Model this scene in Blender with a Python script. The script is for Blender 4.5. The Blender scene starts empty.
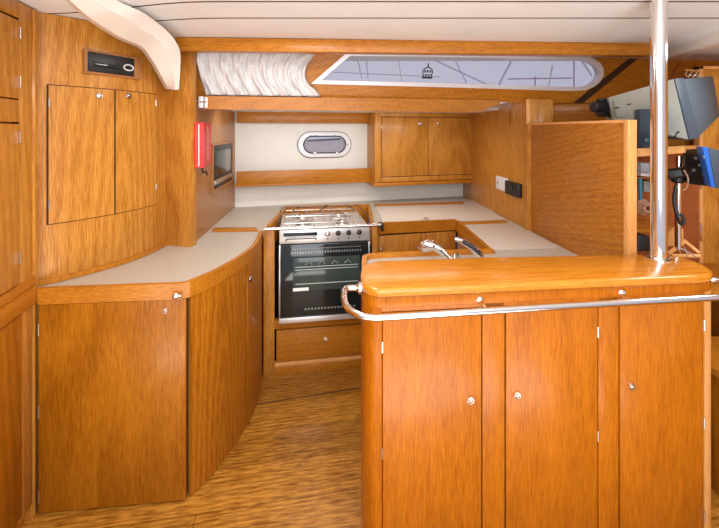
import bpy, bmesh, math, random
from mathutils import Vector, Matrix
random.seed(4)
sc = bpy.context.scene
COL = sc.collection
FPX, CX, HZ, EYE = 400.0, 359.5, 130.0, 1.58      # lens in pixels, vanishing column, horizon row, eye height

# ------------------------------------------------------------------ materials
def nt(name):
    m = bpy.data.materials.new(name); m.use_nodes = True
    t = m.node_tree; t.nodes.clear()
    o = t.nodes.new('ShaderNodeOutputMaterial'); b = t.nodes.new('ShaderNodeBsdfPrincipled')
    t.links.new(b.outputs[0], o.inputs[0]); return m, t, b
def plain(name, col, rough=.5, metal=0, coat=0, noise=0, nscale=40, spec=.5):
    m, t, b = nt(name)
    b.inputs['Roughness'].default_value = rough; b.inputs['Metallic'].default_value = metal
    b.inputs['Coat Weight'].default_value = coat; b.inputs['Specular IOR Level'].default_value = spec
    tc = t.nodes.new('ShaderNodeTexCoord'); n = t.nodes.new('ShaderNodeTexNoise')
    n.inputs['Scale'].default_value = nscale; n.inputs['Detail'].default_value = 3
    r = t.nodes.new('ShaderNodeValToRGB')
    r.color_ramp.elements[0].position = .3; r.color_ramp.elements[1].position = .7
    r.color_ramp.elements[0].color = (*[c*(1-noise) for c in col], 1); r.color_ramp.elements[1].color = (*[min(1, c*(1+noise)) for c in col], 1)
    t.links.new(tc.outputs['Object'], n.inputs['Vector']); t.links.new(n.outputs['Fac'], r.inputs['Fac']); t.links.new(r.outputs[0], b.inputs['Base Color'])
    return m
def wood(name, lo, hi, axis='z', rot=0, rough=.36, coat=.14, fine=1.0, broad=1.0, figure=.35, planks=0):
    m, t, b = nt(name); L = t.links.new
    tc = t.nodes.new('ShaderNodeTexCoord')
    mp0 = t.nodes.new('ShaderNodeMapping'); mp0.inputs['Rotation'].default_value = (0, 0, 0) if axis != 'y' or not rot else (0, 0, 0)
    if rot:
        mp0.inputs['Rotation'].default_value = rot if isinstance(rot, tuple) else (0, 0, rot)
    L(tc.outputs['Object'], mp0.inputs['Vector'])
    def mapped(cross, along):
        mp = t.nodes.new('ShaderNodeMapping'); s = [cross]*3; s['xyz'.index(axis)] = along
        mp.inputs['Scale'].default_value = s; L(mp0.outputs[0], mp.inputs['Vector']); return mp
    n1 = t.nodes.new('ShaderNodeTexNoise'); n1.inputs['Scale'].default_value = 1; n1.inputs['Detail'].default_value = 2
    L(mapped(330*fine, 16).outputs[0], n1.inputs['Vector'])
    n2 = t.nodes.new('ShaderNodeTexNoise'); n2.inputs['Scale'].default_value = 1; n2.inputs['Detail'].default_value = 3; n2.inputs['Distortion'].default_value = .6
    L(mapped(16*broad, 1.2).outputs[0], n2.inputs['Vector'])
    n3 = t.nodes.new('ShaderNodeTexWave'); n3.wave_type = 'RINGS'; n3.inputs['Scale'].default_value = 1; n3.inputs['Distortion'].default_value = 7; n3.inputs['Detail'].default_value = 3
    n3.inputs['Detail Scale'].default_value = .8
    L(mapped(9*broad, 1.1).outputs[0], n3.inputs['Vector'])
    def mul(a, f):
        q = t.nodes.new('ShaderNodeMath'); q.operation = 'MULTIPLY'; L(a, q.inputs[0]); q.inputs[1].default_value = f; return q.outputs[0]
    def add(a, c):
        q = t.nodes.new('ShaderNodeMath'); q.operation = 'ADD'; L(a, q.inputs[0]); L(c, q.inputs[1]); return q.outputs[0]
    wf = figure*.3
    f = add(add(mul(n1.outputs['Fac'], .72), mul(n2.outputs['Fac'], .28-wf)), mul(n3.outputs['Fac'], wf))
    r = t.nodes.new('ShaderNodeValToRGB'); r.color_ramp.elements[0].position = .34; r.color_ramp.elements[1].position = .66
    r.color_ramp.elements[0].color = (*lo, 1); r.color_ramp.elements[1].color = (*hi, 1)
    L(f, r.inputs['Fac']); last = r.outputs[0]
    if planks:
        br = t.nodes.new('ShaderNodeTexBrick'); br.inputs['Scale'].default_value = 1
        br.inputs['Brick Width'].default_value = 1.9; br.inputs['Row Height'].default_value = planks; br.inputs['Mortar Size'].default_value = .0013
        br.inputs['Color1'].default_value = (1, 1, 1, 1); br.inputs['Color2'].default_value = (.72, .68, .62, 1); br.inputs['Mortar'].default_value = (.25, .2, .15, 1)
        L(mp0.outputs[0], br.inputs['Vector'])
        mx = t.nodes.new('ShaderNodeMix'); mx.data_type = 'RGBA'; mx.blend_type = 'MULTIPLY'; mx.inputs[0].default_value = 1
        L(last, mx.inputs[6]); L(br.outputs['Color'], mx.inputs[7]); last = mx.outputs[2]
    L(last, b.inputs['Base Color'])
    b.inputs['Roughness'].default_value = rough; b.inputs['Coat Weight'].default_value = coat; b.inputs['Coat Roughness'].default_value = .15; b.inputs['Specular IOR Level'].default_value = .3
    return m
M = {}
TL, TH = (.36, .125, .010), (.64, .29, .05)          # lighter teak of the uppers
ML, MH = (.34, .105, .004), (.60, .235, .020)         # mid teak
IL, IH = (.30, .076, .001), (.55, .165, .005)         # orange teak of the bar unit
M['teak_v'] = wood('teak_upright', TL, TH, 'z')
M['teak_h'] = wood('teak_lengthwise', ML, MH, 'x', figure=.2)
M['teak_d'] = wood('teak_front_to_back', ML, MH, 'y', figure=.2)
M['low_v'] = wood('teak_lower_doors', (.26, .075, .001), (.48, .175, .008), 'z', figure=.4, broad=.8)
M['curve_v'] = wood('teak_curved_doors', (.29, .084, .002), (.54, .195, .014), 'z', figure=.45, broad=1.3)
M['isl_v'] = wood('teak_bar_fronts', IL, IH, 'z', figure=.1, fine=1.2)
M['isl_top'] = wood('varnished_bar_top', (.50, .150, .006), (.74, .29, .022), 'x', rot=-.11, rough=.24, coat=.6, figure=.25, broad=1.3)
M['bulk'] = wood('teak_bulkhead_veneer', (.30, .092, .007), (.50, .19, .022), 'y', rot=(.2, 0, 0), figure=.3, broad=1.1, fine=.8)
M['side'] = wood('brown_veneer', (.30, .12, .035), (.46, .21, .07), 'z', figure=.2)
M['light'] = wood('pale_teak_and_highlight', (.62, .27, .07), (.85, .45, .16), 'z', figure=.1)
M['red'] = wood('reddish_veneer', (.26, .07, .02), (.42, .13, .04), 'z', figure=.3)
M['floor'] = wood('teak_sole', (.25, .088, .006), (.66, .31, .045), 'x', rot=-.17, rough=.28, coat=.5, fine=.35, broad=1.6, figure=.3, planks=.21)
M['gap'] = plain('dark_gap', (.05, .018, .006), .8)
M['lam'] = plain('speckled_laminate', (.52, .475, .40), .45, noise=.10, nscale=260)
M['lid'] = plain('laminate_lid', (.66, .58, .50), .45, noise=.07, nscale=260)
M['white'] = plain('cream_wall_lining', (.84, .83, .76), .6, noise=.03, nscale=8)
M['ceil'] = plain('off_white_ceiling', (.86, .88, .87), .45, noise=.03, nscale=6)
M['gel'] = plain('cream_moulding', (.86, .81, .73), .35, noise=.02, nscale=5, coat=.3)
M['chrome'] = plain('polished_steel', (.82, .80, .78), .12, 1)
M['steel'] = plain('brushed_steel', (.62, .62, .60), .3, 1, noise=.06, nscale=90)
M['enamel'] = plain('pale_steel_panel', (.78, .78, .76), .28, .55)
M['black'] = plain('black_plastic', (.012, .013, .015), .4)
M['blackg'] = plain('black_oven_glass', (.014, .02, .021), .07, spec=.6)
M['ovenin'] = plain('oven_window_glass', (.05, .075, .068), .10)
M['rack'] = plain('dim_steel', (.30, .34, .31), .35, .6)
M['dark'] = plain('dark_wire', (.03, .03, .035), .35)
M['slate'] = plain('slate_plastic', (.062, .095, .125), .5, noise=.05)
M['slate_d'] = plain('dark_slate_plastic', (.045, .08, .12), .5)
M['lgrey'] = plain('light_grey_plastic', (.40, .43, .38), .5, noise=.04)
M['mgrey'] = plain('mid_grey_plastic', (.30, .33, .29), .5)
M['wplast'] = plain('white_plastic', (.8, .8, .8), .4)
M['redp'] = plain('red_box', (.70, .016, .012), .45)
M['redd'] = plain('red_box_side', (.62, .035, .03), .45)
M['blue'] = plain('blue_bezel', (.02, .13, .55), .4)
M['cloth'] = plain('white_cotton', (.70, .69, .68), .9, noise=.05, nscale=30)
M['paper'] = plain('pale_paper', (.55, .66, .75), .6)
M['teal'] = plain('teal_strap', (.03, .2, .3), .6)
M['rope'] = plain('tan_rope', (.45, .27, .16), .9, noise=.4, nscale=120)
M['rim'] = plain('white_window_rim', (.80, .80, .82), .3, .2)
M['blind'] = plain('lilac_blind', (.58, .55, .60), .6, noise=.1, nscale=50)
M['mast'] = plain('grey_alloy_mast', (.50, .50, .58), .5)
M['boom'] = plain('mauve_line', (.38, .24, .36), .6)
def glass(name, tint, mixf=.12):
    m, t, b = nt(name); out = [n for n in t.nodes if n.type == 'OUTPUT_MATERIAL'][0]
    b.inputs['Base Color'].default_value = (*tint, 1); b.inputs['Roughness'].default_value = .05
    tr = t.nodes.new('ShaderNodeBsdfTransparent'); tr.inputs[0].default_value = (.93, .93, .96, 1)
    mx = t.nodes.new('ShaderNodeMixShader'); mx.inputs[0].default_value = mixf
    t.links.new(tr.outputs[0], mx.inputs[1]); t.links.new(b.outputs[0], mx.inputs[2]); t.links.new(mx.outputs[0], out.inputs[0]); return m
M['glass'] = glass('window_glass', (.5, .5, .55))
def emis(name, col, s):
    m, t, b = nt(name); b.inputs['Base Color'].default_value = (*col, 1); b.inputs['Emission Color'].default_value = (*col, 1); b.inputs['Emission Strength'].default_value = s; return m
M['lamp'] = emis('lit_lamp_lens', (1, .97, .9), 6)

# ------------------------------------------------------------------ geometry helpers
class Frame:
    """a vertical working plane: u along it, v away from the viewer, w up"""
    def __init__(s, a, b, lean=0, lean0=0):
        s.o = Vector((a[0], a[1], 0)); e = Vector((b[0], b[1], 0)); s.L = (e-s.o).length; s.d = (e-s.o).normalized()
        s.n = Vector((-s.d.y, s.d.x, 0))
        if s.n.dot(s.o) < 0: s.n = -s.n
        s.lean, s.lean0 = lean, lean0
    def pt(s, u, v, w):
        v = v + (w-s.lean0)*s.lean
        p = s.o + s.d*u + s.n*v; return Vector((p.x, p.y, w))
    def hit(s, px, py, v=0):
        t = (px-CX)/FPX; vb = v
        for _ in range(6):
            A = (s.o.x+s.n.x*v) - t*(s.o.y+s.n.y*v)
            u = -A/(s.d.x - t*s.d.y); Y = s.o.y+s.n.y*v+s.d.y*u
            w = EYE-(py-HZ)/FPX*Y
            if not s.lean: break
            v = vb+(w-s.lean0)*s.lean
        return u, w
def P(px, py, Y): return Vector(((px-CX)/FPX*Y, Y, EYE-(py-HZ)/FPX*Y))
def PZ(px, py, z): return P(px, py, (EYE-z)*FPX/(py-HZ))

class MB:
    def __init__(s): s.bm = bmesh.new()
    def faces(s, vs, fs):
        v = [s.bm.verts.new(p) for p in vs]
        for f in fs:
            try: s.bm.faces.new([v[i] for i in f])
            except ValueError: pass
        return s
    def hexa(s, p, bev=0):
        t = bmesh.new(); v = [t.verts.new(q) for q in p]
        for f in ((0,1,2,3),(4,7,6,5),(0,4,5,1),(1,5,6,2),(2,6,7,3),(3,7,4,0)): t.faces.new([v[i] for i in f])
        if bev: bmesh.ops.bevel(t, geom=list(t.edges), offset=bev, segments=2, profile=.5, affect='EDGES', clamp_overlap=True)
        s.merge(t); return s
    def merge(s, t):
        bmesh.ops.recalc_face_normals(t, faces=list(t.faces))
        me = bpy.data.meshes.new('tmp'); t.to_mesh(me); t.free(); s.bm.from_mesh(me); bpy.data.meshes.remove(me)
    def fbox(s, F, u0, u1, v0, v1, w0, w1, bev=.0015):
        return s.hexa([F.pt(u0,v0,w0),F.pt(u1,v0,w0),F.pt(u1,v1,w0),F.pt(u0,v1,w0),F.pt(u0,v0,w1),F.pt(u1,v0,w1),F.pt(u1,v1,w1),F.pt(u0,v1,w1)], bev)
    def pbox(s, F, x0, y0, x1, y1, v0, v1, bev=.0015):
        """box whose face at v0 spans the given stretch of the frame; upright, level top and bottom"""
        ua, _ = F.hit(x0, y0, v0); ub, _ = F.hit(x1, y0, v0); xm = (x0+x1)/2
        w1 = F.hit(xm, y0, v0)[1]; w0 = F.hit(xm, y1, v0)[1]
        return s.fbox(F, min(ua,ub), max(ua,ub), v0, v1, w0, w1, bev)
    def box(s, x0, x1, y0, y1, z0, z1, bev=.0015):
        return s.hexa([(x0,y0,z0),(x1,y0,z0),(x1,y1,z0),(x0,y1,z0),(x0,y0,z1),(x1,y0,z1),(x1,y1,z1),(x0,y1,z1)], bev)
    def prism(s, poly, z0, z1, bev=0, seg=2):
        t = bmesh.new(); lo = [t.verts.new((p[0],p[1],z0)) for p in poly]
        f = t.faces.new(lo); r = bmesh.ops.extrude_face_region(t, geom=[f])
        tv = [v for v in r['geom'] if isinstance(v, bmesh.types.BMVert)]
        for v in tv: v.co.z = z1
        if bev:
            ed = [e for e in t.edges if all(abs(v.co.z-z1) < 1e-6 for v in e.verts)] + [e for e in t.edges if all(abs(v.co.z-z0) < 1e-6 for v in e.verts)]
            bmesh.ops.bevel(t, geom=ed, offset=bev, segments=seg, profile=.5, affect='EDGES', clamp_overlap=True)
        s.merge(t); return s
    def plate(s, F, poly, v0, v1):
        """closed outline in (u, w) on a frame, given thickness"""
        t = bmesh.new(); a = [t.verts.new(F.pt(u,v0,w)) for u, w in poly]; b = [t.verts.new(F.pt(u,v1,w)) for u, w in poly]; n = len(poly)
        t.faces.new(a); t.faces.new(b[::-1])
        for i in range(n): t.faces.new((a[i], a[(i+1)%n], b[(i+1)%n], b[i]))
        s.merge(t); return s
    def holed(s, F, outer, inner, v0, v1):
        t = bmesh.new()
        def loop(pts, v): return [t.verts.new(F.pt(u,v,w)) for u, w in pts]
        sides = []
        for v in (v0, v1):
            o, i = loop(outer, v), loop(inner, v); ed = []
            for l in (o, i):
                for k in range(len(l)): ed.append(t.edges.new((l[k], l[(k+1)%len(l)])))
            bmesh.ops.triangle_fill(t, use_beauty=True, edges=ed); sides.append((o, i))
        for a, b in zip(sides[0], sides[1]):
            for k in range(len(a)):
                try: t.faces.new((a[k], a[(k+1)%len(a)], b[(k+1)%len(a)], b[k]))
                except ValueError: pass
        s.merge(t); return s
    def tube(s, pts, r, seg=10, closed=False, caps=True):
        pts = [Vector(p) for p in pts]; n = len(pts); rr = r if isinstance(r, (list, tuple)) else [r]*n
        t = bmesh.new(); rings = []; up = None
        for i, p in enumerate(pts):
            a = pts[i-1] if (i or closed) else p; c = pts[(i+1) % n] if (i < n-1 or closed) else p
            d = (c-a).normalized()
            if up is None:
                up = Vector((0,0,1)) if abs(d.z) < .9 else Vector((1,0,0))
            x = up.cross(d)
            if x.length < 1e-4: x = Vector((1,0,0)).cross(d)
            x.normalize(); up = d.cross(x).normalized()
            rings.append([t.verts.new(p+(x*math.cos(k*2*math.pi/seg)+up*math.sin(k*2*math.pi/seg))*rr[i]) for k in range(seg)])
        for i in range(n if closed else n-1):
            A, B = rings[i], rings[(i+1) % n]
            for k in range(seg): t.faces.new((A[k], A[(k+1)%seg], B[(k+1)%seg], B[k]))
        if caps and not closed: t.faces.new(rings[0][::-1]); t.faces.new(rings[-1])
        s.merge(t); return s
    def lathe(s, c, axis, prof, seg=18):
        """profile of (distance along the axis, radius)"""
        c, axis = Vector(c), Vector(axis).normalized()
        return s.tube([c+axis*(d if i == 0 or d != prof[i-1][0] else d+1e-5) for i, (d, _) in enumerate(prof)], [max(r, 1e-4) for _, r in prof], seg)
    def sheet(s, path, z0, z1, th, ref=None):
        """upright sheet along a plan path; thickness towards the back"""
        fr, bk = [], []
        for i, p in enumerate(path):
            a = Vector(path[max(i-1,0)]); b = Vector(path[min(i+1,len(path)-1)]); d = (b-a).normalized(); nrm = Vector((-d.y, d.x))
            if (nrm.dot(Vector(ref)-Vector(p)) if ref else nrm.dot(Vector(p))) < 0: nrm = -nrm
            fr.append(Vector(p)); bk.append(Vector(p)+nrm*th)
        return s.prism([tuple(q) for q in fr]+[tuple(q) for q in bk[::-1]], z0, z1)
    def build(s, name, mat, parent=None, label=None, smooth=.6):
        me = bpy.data.meshes.new(name); bm = s.bm
        bmesh.ops.remove_doubles(bm, verts=list(bm.verts), dist=1e-6)
        base = root_loc(parent) if parent else None
        if base is None:
            xs = [v.co for v in bm.verts]; base = Vector(((min(c.x for c in xs)+max(c.x for c in xs))/2, (min(c.y for c in xs)+max(c.y for c in xs))/2, min(c.z for c in xs)))
        for v in bm.verts: v.co -= base
        bm.to_mesh(me); bm.free(); me.materials.append(mat if not isinstance(mat, str) else M[mat])
        me.polygons.foreach_set('use_smooth', [True]*len(me.polygons)); me.set_sharp_from_angle(angle=smooth)
        o = bpy.data.objects.new(name, me); COL.objects.link(o)
        if parent: o.parent = parent
        else: o.location = base
        if label: o['label'] = label
        return o
def root_loc(o):
    while o.parent: o = o.parent
    return Vector(o.location)
def thing(name, label, cat, loc, group=None):
    o = bpy.data.objects.new(name, None); COL.objects.link(o); o.location = loc; o.empty_display_size = .1
    o['label'] = label; o['category'] = cat
    if group: o['group'] = group
    return o
def tag(o, label, cat, group=None):
    o['label'] = label; o['category'] = cat
    if group: o['group'] = group
    return o
def struct(o, label=None):
    o['kind'] = 'structure'
    if label: o['label'] = label
    return o
def spline(pts, n=8):
    pts = [Vector(p) for p in pts]; q = [2*pts[0]-pts[1]]+pts+[2*pts[-1]-pts[-2]]; out = []
    for i in range(1, len(q)-2):
        for k in range(n):
            t = k/n; a, b, c, d = q[i-1], q[i], q[i+1], q[i+2]
            out.append(.5*((2*b)+(c-a)*t+(2*a-5*b+4*c-d)*t*t+(3*b-a-3*c+d)*t**3))
    out.append(pts[-1]); return out
def cut(path, px0, px1, off=0):
    """the stretch of a plan path seen between two columns, moved off its surface towards the viewer"""
    res = []
    for i, p in enumerate(path):
        px = CX+p[0]/p[1]*FPX
        if px0 <= px <= px1:
            a = path[max(i-1,0)]; b = path[min(i+1,len(path)-1)]; d = (Vector(b)-Vector(a)).normalized(); n = Vector((-d.y, d.x))
            if n.dot(Vector(p)) > 0: n = -n
            res.append(Vector(p)+n*off)
    return res
def near(path, px):
    return min(path, key=lambda p: abs(CX+p[0]/p[1]*FPX-px))
def knob(parent, c, n, r=.013, name='knob', label='chrome knob'):
    return MB().lathe(c, n, [(0, r*1.05), (.006, r*1.1), (.009, r*1.0), (.010, r*.85), (.008, r*.66), (.005, r*.6), (.005, r*.5), (.010, r*.42), (.012, r*.2), (.012, .001)]).build(name, 'chrome', parent, label)
def hinge(parent, c, h=.05, r=.0022, mat='steel'):
    c = Vector(c); return MB().tube([c-Vector((0,0,h/2)), c+Vector((0,0,h/2))], r, 8).build('hinge', mat, parent)
def fhinge(parent, F, px, py, v=-.002, h=.05):
    u, w = F.hit(px, py, v); return hinge(parent, F.pt(u, v, w), h)

# ------------------------------------------------------------------ frames
FI = Frame((.058,1.333), (1.247,1.46))       # front of the bar unit
FL = Frame((-1.319,1.64), (-.735,1.70))      # flat front of the left base unit
FK = Frame((-1.335,1.64), (-1.065,.506))     # locker bank on the left, facing right
FBk = Frame((-1.07,3.42), (1.04,4.0))        # wall behind the worktop
FR = Frame((1.035,4.0), (1.18,1.71))         # right-hand wall and partition
FS = Frame((-.60,2.574), (.40,2.734))        # front of the cooker bay
FC = Frame((-.93,2.45), (1.0,2.75), lean=-.3, lean0=1.77)   # sloping cabin side with the long window
FV = Frame((-.93,2.38), (.96,2.72))          # board along the deck edge
FP = Frame((-1.11,2.29), (-.955,2.25))       # upright post
FW = Frame((-.955,2.25), (-1.065,3.42))      # brown side wall with the appliance
FX = Frame((.10,2.715), (.69,2.86))          # cupboard right of the cooker
FB = Frame((-.985,2.15), (1.75,2.30))         # beam below the ceiling edge
FN = Frame((1.2,2.62), (2.6,2.62))           # bulkhead behind the chart corner

curveP = spline([(-.735,1.70), (-.66,1.865), (-.605,2.10), (-.592,2.30), (-.628,2.585)], 14)
curveU = spline([(-1.385,1.665), (-1.278,1.778), (-1.172,1.95), (-1.12,2.12), (-1.108,2.29)], 14)

# ------------------------------------------------------------------ the setting
struct(MB().box(-2.6, 3.2, -1.2, 4.4, -.04, 0, 0).build('floor', 'floor'), 'varnished teak cabin sole')
# low hatch board edge lying across the sole near the cooker
a, b = PZ(256,404.5,0), PZ(361,388,0)
struct(MB().tube([a+Vector((0,0,0)), b+Vector((.15,.04,0))], .003, 6).build('trim_1', 'gap'), 'dark joint across the sole')
def cz(x, y):
    """gently crowned deckhead: flat near the lockers and the far edge, rising towards the middle of the boat"""
    t = max(0, min(1, (x+1.35)/.7)); t = t*t*(3-2*t); return 2.08+.12*max(0, 2.15-max(y, .9))*t
xs_ = [-2.6,-1.5]+[-1.35+.1*k for k in range(9)]+[0,1,2,3.2]
def deckhead(m, y0, y1, n, dz=0, th=.03):
    vs = []
    ys = [y0+(y1-y0)*k/n for k in range(n+1)]
    for y in ys:
        for x in xs_: vs += [(x,y,cz(x,y)+dz), (x,y,cz(x,y)+dz+th)]
    W = len(xs_); I = lambda j, i, k: (j*W+i)*2+k; fs = []
    for j in range(n):
        for i in range(W-1):
            fs += [(I(j,i,0),I(j,i+1,0),I(j+1,i+1,0),I(j+1,i,0)), (I(j,i,1),I(j+1,i,1),I(j+1,i+1,1),I(j,i+1,1))]
    for i in range(W-1):
        fs += [(I(0,i,0),I(0,i,1),I(0,i+1,1),I(0,i+1,0)), (I(n,i,0),I(n,i+1,0),I(n,i+1,1),I(n,i,1))]
    m.faces(vs, fs)
YG = (1.718, 1.895)
ce = MB(); deckhead(ce, -1.2, YG[0]-.004, 12); deckhead(ce, YG[0]+.004, YG[1]-.004, 2); deckhead(ce, YG[1]+.004, 2.9, 6)
struct(ce.build('ceiling', 'ceil', smooth=.5), 'off-white ceiling panels')
tr = MB()
for y in YG: deckhead(tr, y-.0045, y+.0045, 1, -.001, .03)
struct(tr.build('trim_2', 'gap'), 'thin dark joints between ceiling panels')
# back wall with the porthole opening
def oval(F, cx, cy, hw, hh, v=0, n=10):
    uc, wc = F.hit(cx, cy, v); Y = F.pt(uc, v, 0).y
    W, H = hw*Y/FPX*1.02, hh*Y/FPX; s = W-H; out = []
    for k in range(n+1): t = -math.pi/2+math.pi*k/n; out.append((uc+s+H*math.cos(t), wc+H*math.sin(t)))
    for k in range(n+1): t = math.pi/2+math.pi*k/n; out.append((uc-s+H*math.cos(t), wc+H*math.sin(t)))
    return out
port_in = oval(FBk, 324.5, 144.5, 20.5, 8.2)
struct(MB().holed(FBk, [(-.05,.6),(FBk.L+.05,.6),(FBk.L+.05,1.78),(-.05,1.78)], port_in, 0, .03).build('wall_back', 'white'), 'cream lining behind the worktop')
struct(MB().prism([(-1.15,2.40),(-.93,2.415),(.75,2.72),(1.02,3.1),(1.28,3.2),(1.28,4.2),(-1.15,3.5)], 1.735, 1.755, 0).build('trim_3', 'white'), 'pale underside of the side deck')
# left brown side wall, post, right wall
sw = MB().fbox(FW, .06, FW.L, 0, .05, .921, 1.75, 0)
struct(sw.build('wall_left', 'side'), 'brown veneered side wall holding the appliance')
struct(MB().fbox(FP, 0, FP.L, 0, .06, .9, 2.08, .004).build('trim_4', 'teak_v'), 'upright teak post by the side wall')
uR0 = 0; uRm = FR.hit(527,150)[0]
wr = MB().fbox(FR, -.05, uRm, 0, .18, 0, 1.785, .002)
struct(wr.build('wall_right', 'teak_v'), 'tall teak wall at the right end of the worktop')
struct(MB().fbox(FR, uRm-.004, uRm+.004, -.006, .02, .92, 1.785, .001).build('trim_5', 'light'), 'pale upright edging strip')
# unseen shells added so that no daylight leaks in
struct(MB().box(-2.6, -1.5, 1.66, 4.4, 0, 2.1, 0).build('leak_shell_outer', 'side'))
struct(MB().box(-1.2, -1.12, 2.45, 4.4, 0, 2.1, 0).build('leak_shell_inner', 'side'))
# cabin side with long window
def c(px, py): return FC.hit(px, py)
win_o = [(311,84),(348,52),(410,52.6),(470,53.5),(530,54.7),(583,56.2),(592,58.5),(599,63),(602.5,69),(602.5,76),(599,82),(593,87),(584,90.5),(572,91.2),(440,87.3)]
win_i = [(321,80.6),(350,56),(410,56.6),(470,57.5),(530,58.7),(582,60),(590,62.3),(595,65.8),(598,70.5),(598,75.5),(595,80.5),(590,84),(582,86.6),(572,87.2),(440,83.3)]
WO = [c(*p) for p in win_o]; WI = [c(*p) for p in win_i]
cs = MB().holed(FC, [(-.35,1.772),(4.4,1.772),(4.4,2.10),(-.35,2.10)], [c(*p) for p in [((a[0]+b[0])/2,(a[1]+b[1])/2) for a, b in zip(win_o, win_i)]], 0, .03)
struct(cs.build('wall_cabin_side', 'teak_h'), 'sloping teak cabin side with a long window')
wn = MB().holed(FC, WO, WI, -.012, .034).build('window_1', 'rim'); struct(wn, 'long window with white rim, pointed left end and rounded right end')
MB().plate(FC, [c(*p) for p in win_i], .012, .016).build('pane', 'glass', wn)
MB().fbox(FC, c(552,70)[0]-.0, c(553,70)[0], .008, .012, 1.87, 2.02, 0).build('pane_joint', 'mast', wn)
# round emblem printed on the pane
em = MB(); ue, we = c(428,73); R0 = .033
em.tube([FC.pt(ue+R0*math.cos(t*math.pi/8), .009, we+.008+R0*.85*math.sin(t*math.pi/8)) for t in range(-1, 10)], .0035, 6)
em.fbox(FC, ue-.035, ue+.035, .007, .011, we-.034, we-.022, 0)
for k in range(4): em.fbox(FC, ue-.032+k*.018, ue-.022+k*.018, .007, .011, we-.018, we-.006, 0)
for k in (-1, 0, 1): em.fbox(FC, ue+k*.018-.005, ue+k*.018+.005, .007, .011, we+.004, we+.02, 0)
em.fbox(FC, ue-.004, ue+.004, .007, .011, we+.036, we+.062, 0)
em.build('emblem', 'black', wn, 'black round emblem on the pane')
# dark diagonal slot right of the window, and two butt joints
sl = MB(); p0, p1, p2, p3 = c(573,103), c(583,103), c(641,56), c(632,56)
sl.plate(FC, [p0,p1,p2,p3], -.004, .002); struct(sl.build('trim_6', 'gap'), 'dark slanting joint in the cabin side')
g = MB(); g.plate(FC, [c(668,80),c(670,80),c(684,57),c(682,57)], -.003, .001); g.plate(FC, [c(690,72),c(691.5,72),c(699,57),c(697.5,57)], -.003, .001)
struct(g.build('trim_7', 'red'), 'slanting joints right of the pole')
# beam, deck edge board, ledge, mouldings
struct(MB().fbox(FB, 0, 2.665, 0, .07, 2.008, 2.0795, .004).build('trim_8', 'teak_h'), 'long teak beam below the ceiling')
ul = FV.hit(204,100)[0]; ur = FV.hit(500,100)[0]
vb = MB().plate(FV, [(ul,1.705),(FV.hit(470,100)[0],1.70),(FV.hit(484,100)[0],1.712),(FV.hit(492,100)[0],1.74),(ur,1.755),(ur,1.783),(ul,1.783)], 0, .03)
struct(vb.build('trim_9', 'teak_h'), 'teak board along the edge of the side deck')
struct(MB().fbox(FV, ul, ur, .03, .3, 1.765, 1.783, 0).build('trim_10', 'teak_h'), 'ledge behind the deck edge board')
struct(MB().fbox(FN, -.1, 1.5, .25, .33, 1.62, 1.775, .004).build('trim_11', 'teak_h'), 'teak rail running behind the partition')
struct(MB().hexa([(1.93,2.6,2.025),(2.02,2.6,2.025),(2.02,2.6,2.079),(1.93,2.6,2.079),(1.76,1.7,2.03),(1.85,1.7,2.03),(1.85,1.7,2.13),(1.76,1.7,2.13)], .006).build('trim_12', 'gel'), 'cream moulding under the ceiling on the right')
# partition with its end post
up = FR.hit(628.5,150)[0]
struct(MB().fbox(FR, uRm, up-.03, .002, .03, 0, 1.62, .002).build('wall_partition', 'bulk'), 'teak partition behind the bar')
struct(MB().fbox(FR, up-.03, up, -.002, .040, 0, 1.625, .003).build('trim_13', 'light'), 'upright end post of the partition')
struct(MB().fbox(FR, uRm, up-.03, -.002, .034, 1.612, 1.626, .003).build('trim_14', 'light'), 'capping along the partition')
# bulkhead behind the chart corner, framed panel on the far right
struct(MB().fbox(FN, -.1, 1.5, 0, .05, 0, 1.62, 0).build('wall_chart_corner', 'teak_v'), 'teak bulkhead behind the instruments')
fd = MB().pbox(FN, 701, 68, 760, 330, -.12, -.08); o = struct(fd.build('door_1', 'teak_v'), 'teak door at the far right')
MB().pbox(FN, 700, 66, 703.5, 330, -.13, -.08).pbox(FN, 700, 66, 760, 69, -.13, -.08).build('door_frame', 'light', o)
h_ = MB(); 
for y in (180, 232): h_.pbox(FN, 700.6, y-9, 702.6, y+9, -.136, -.128)
h_.build('hinge', 'chrome', o, 'chrome hinge leaves')
struct(MB().box(2.75, 2.8, .3, 4.4, 0, 2.1, 0).build('wall_outer_right', 'teak_v'))
# white arched beam
Lp = [(63,-6,1.50),(84,13,1.58),(99,24,1.66),(121,37.5,1.78),(142,47,1.90),(153,61,1.99),(162,77,2.09),(168.5,89,2.18)]
Up = [(108,-6,1.58),(122,3,1.64),(142,12,1.71),(155,21,1.80),(167,31,1.89),(176,42,1.98),(180.5,56,2.07),(179,89.5,2.17)]
NL = spline([P(*q) for q in Lp], 6); NU = spline([P(*q) for q in Up], 6)
ab = MB(); vs = []; n = len(NL)
off = Vector((-.15, .20, .02))
for l, u in zip(NL, NU):
    m_ = l.lerp(u, .55); m_ = m_+Vector((.014,-.022,-.006)); vs += [l+off*.35, l, m_, u, u+off*.6]
fs = []
for i in range(n-1):
    for k in range(5): fs.append((i*5+k, i*5+(k+1) % 5, (i+1)*5+(k+1) % 5, (i+1)*5+k))
fs += [tuple(range(5)), tuple((n-1)*5+k for k in range(4,-1,-1))]
t = bmesh.new(); v_ = [t.verts.new(q) for q in vs]
for f in fs: t.faces.new([v_[i] for i in f])
ab.merge(t)
struct(ab.build('trim_15', 'gel', smooth=.35), 'cream arched moulding curving down to the post')

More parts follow.
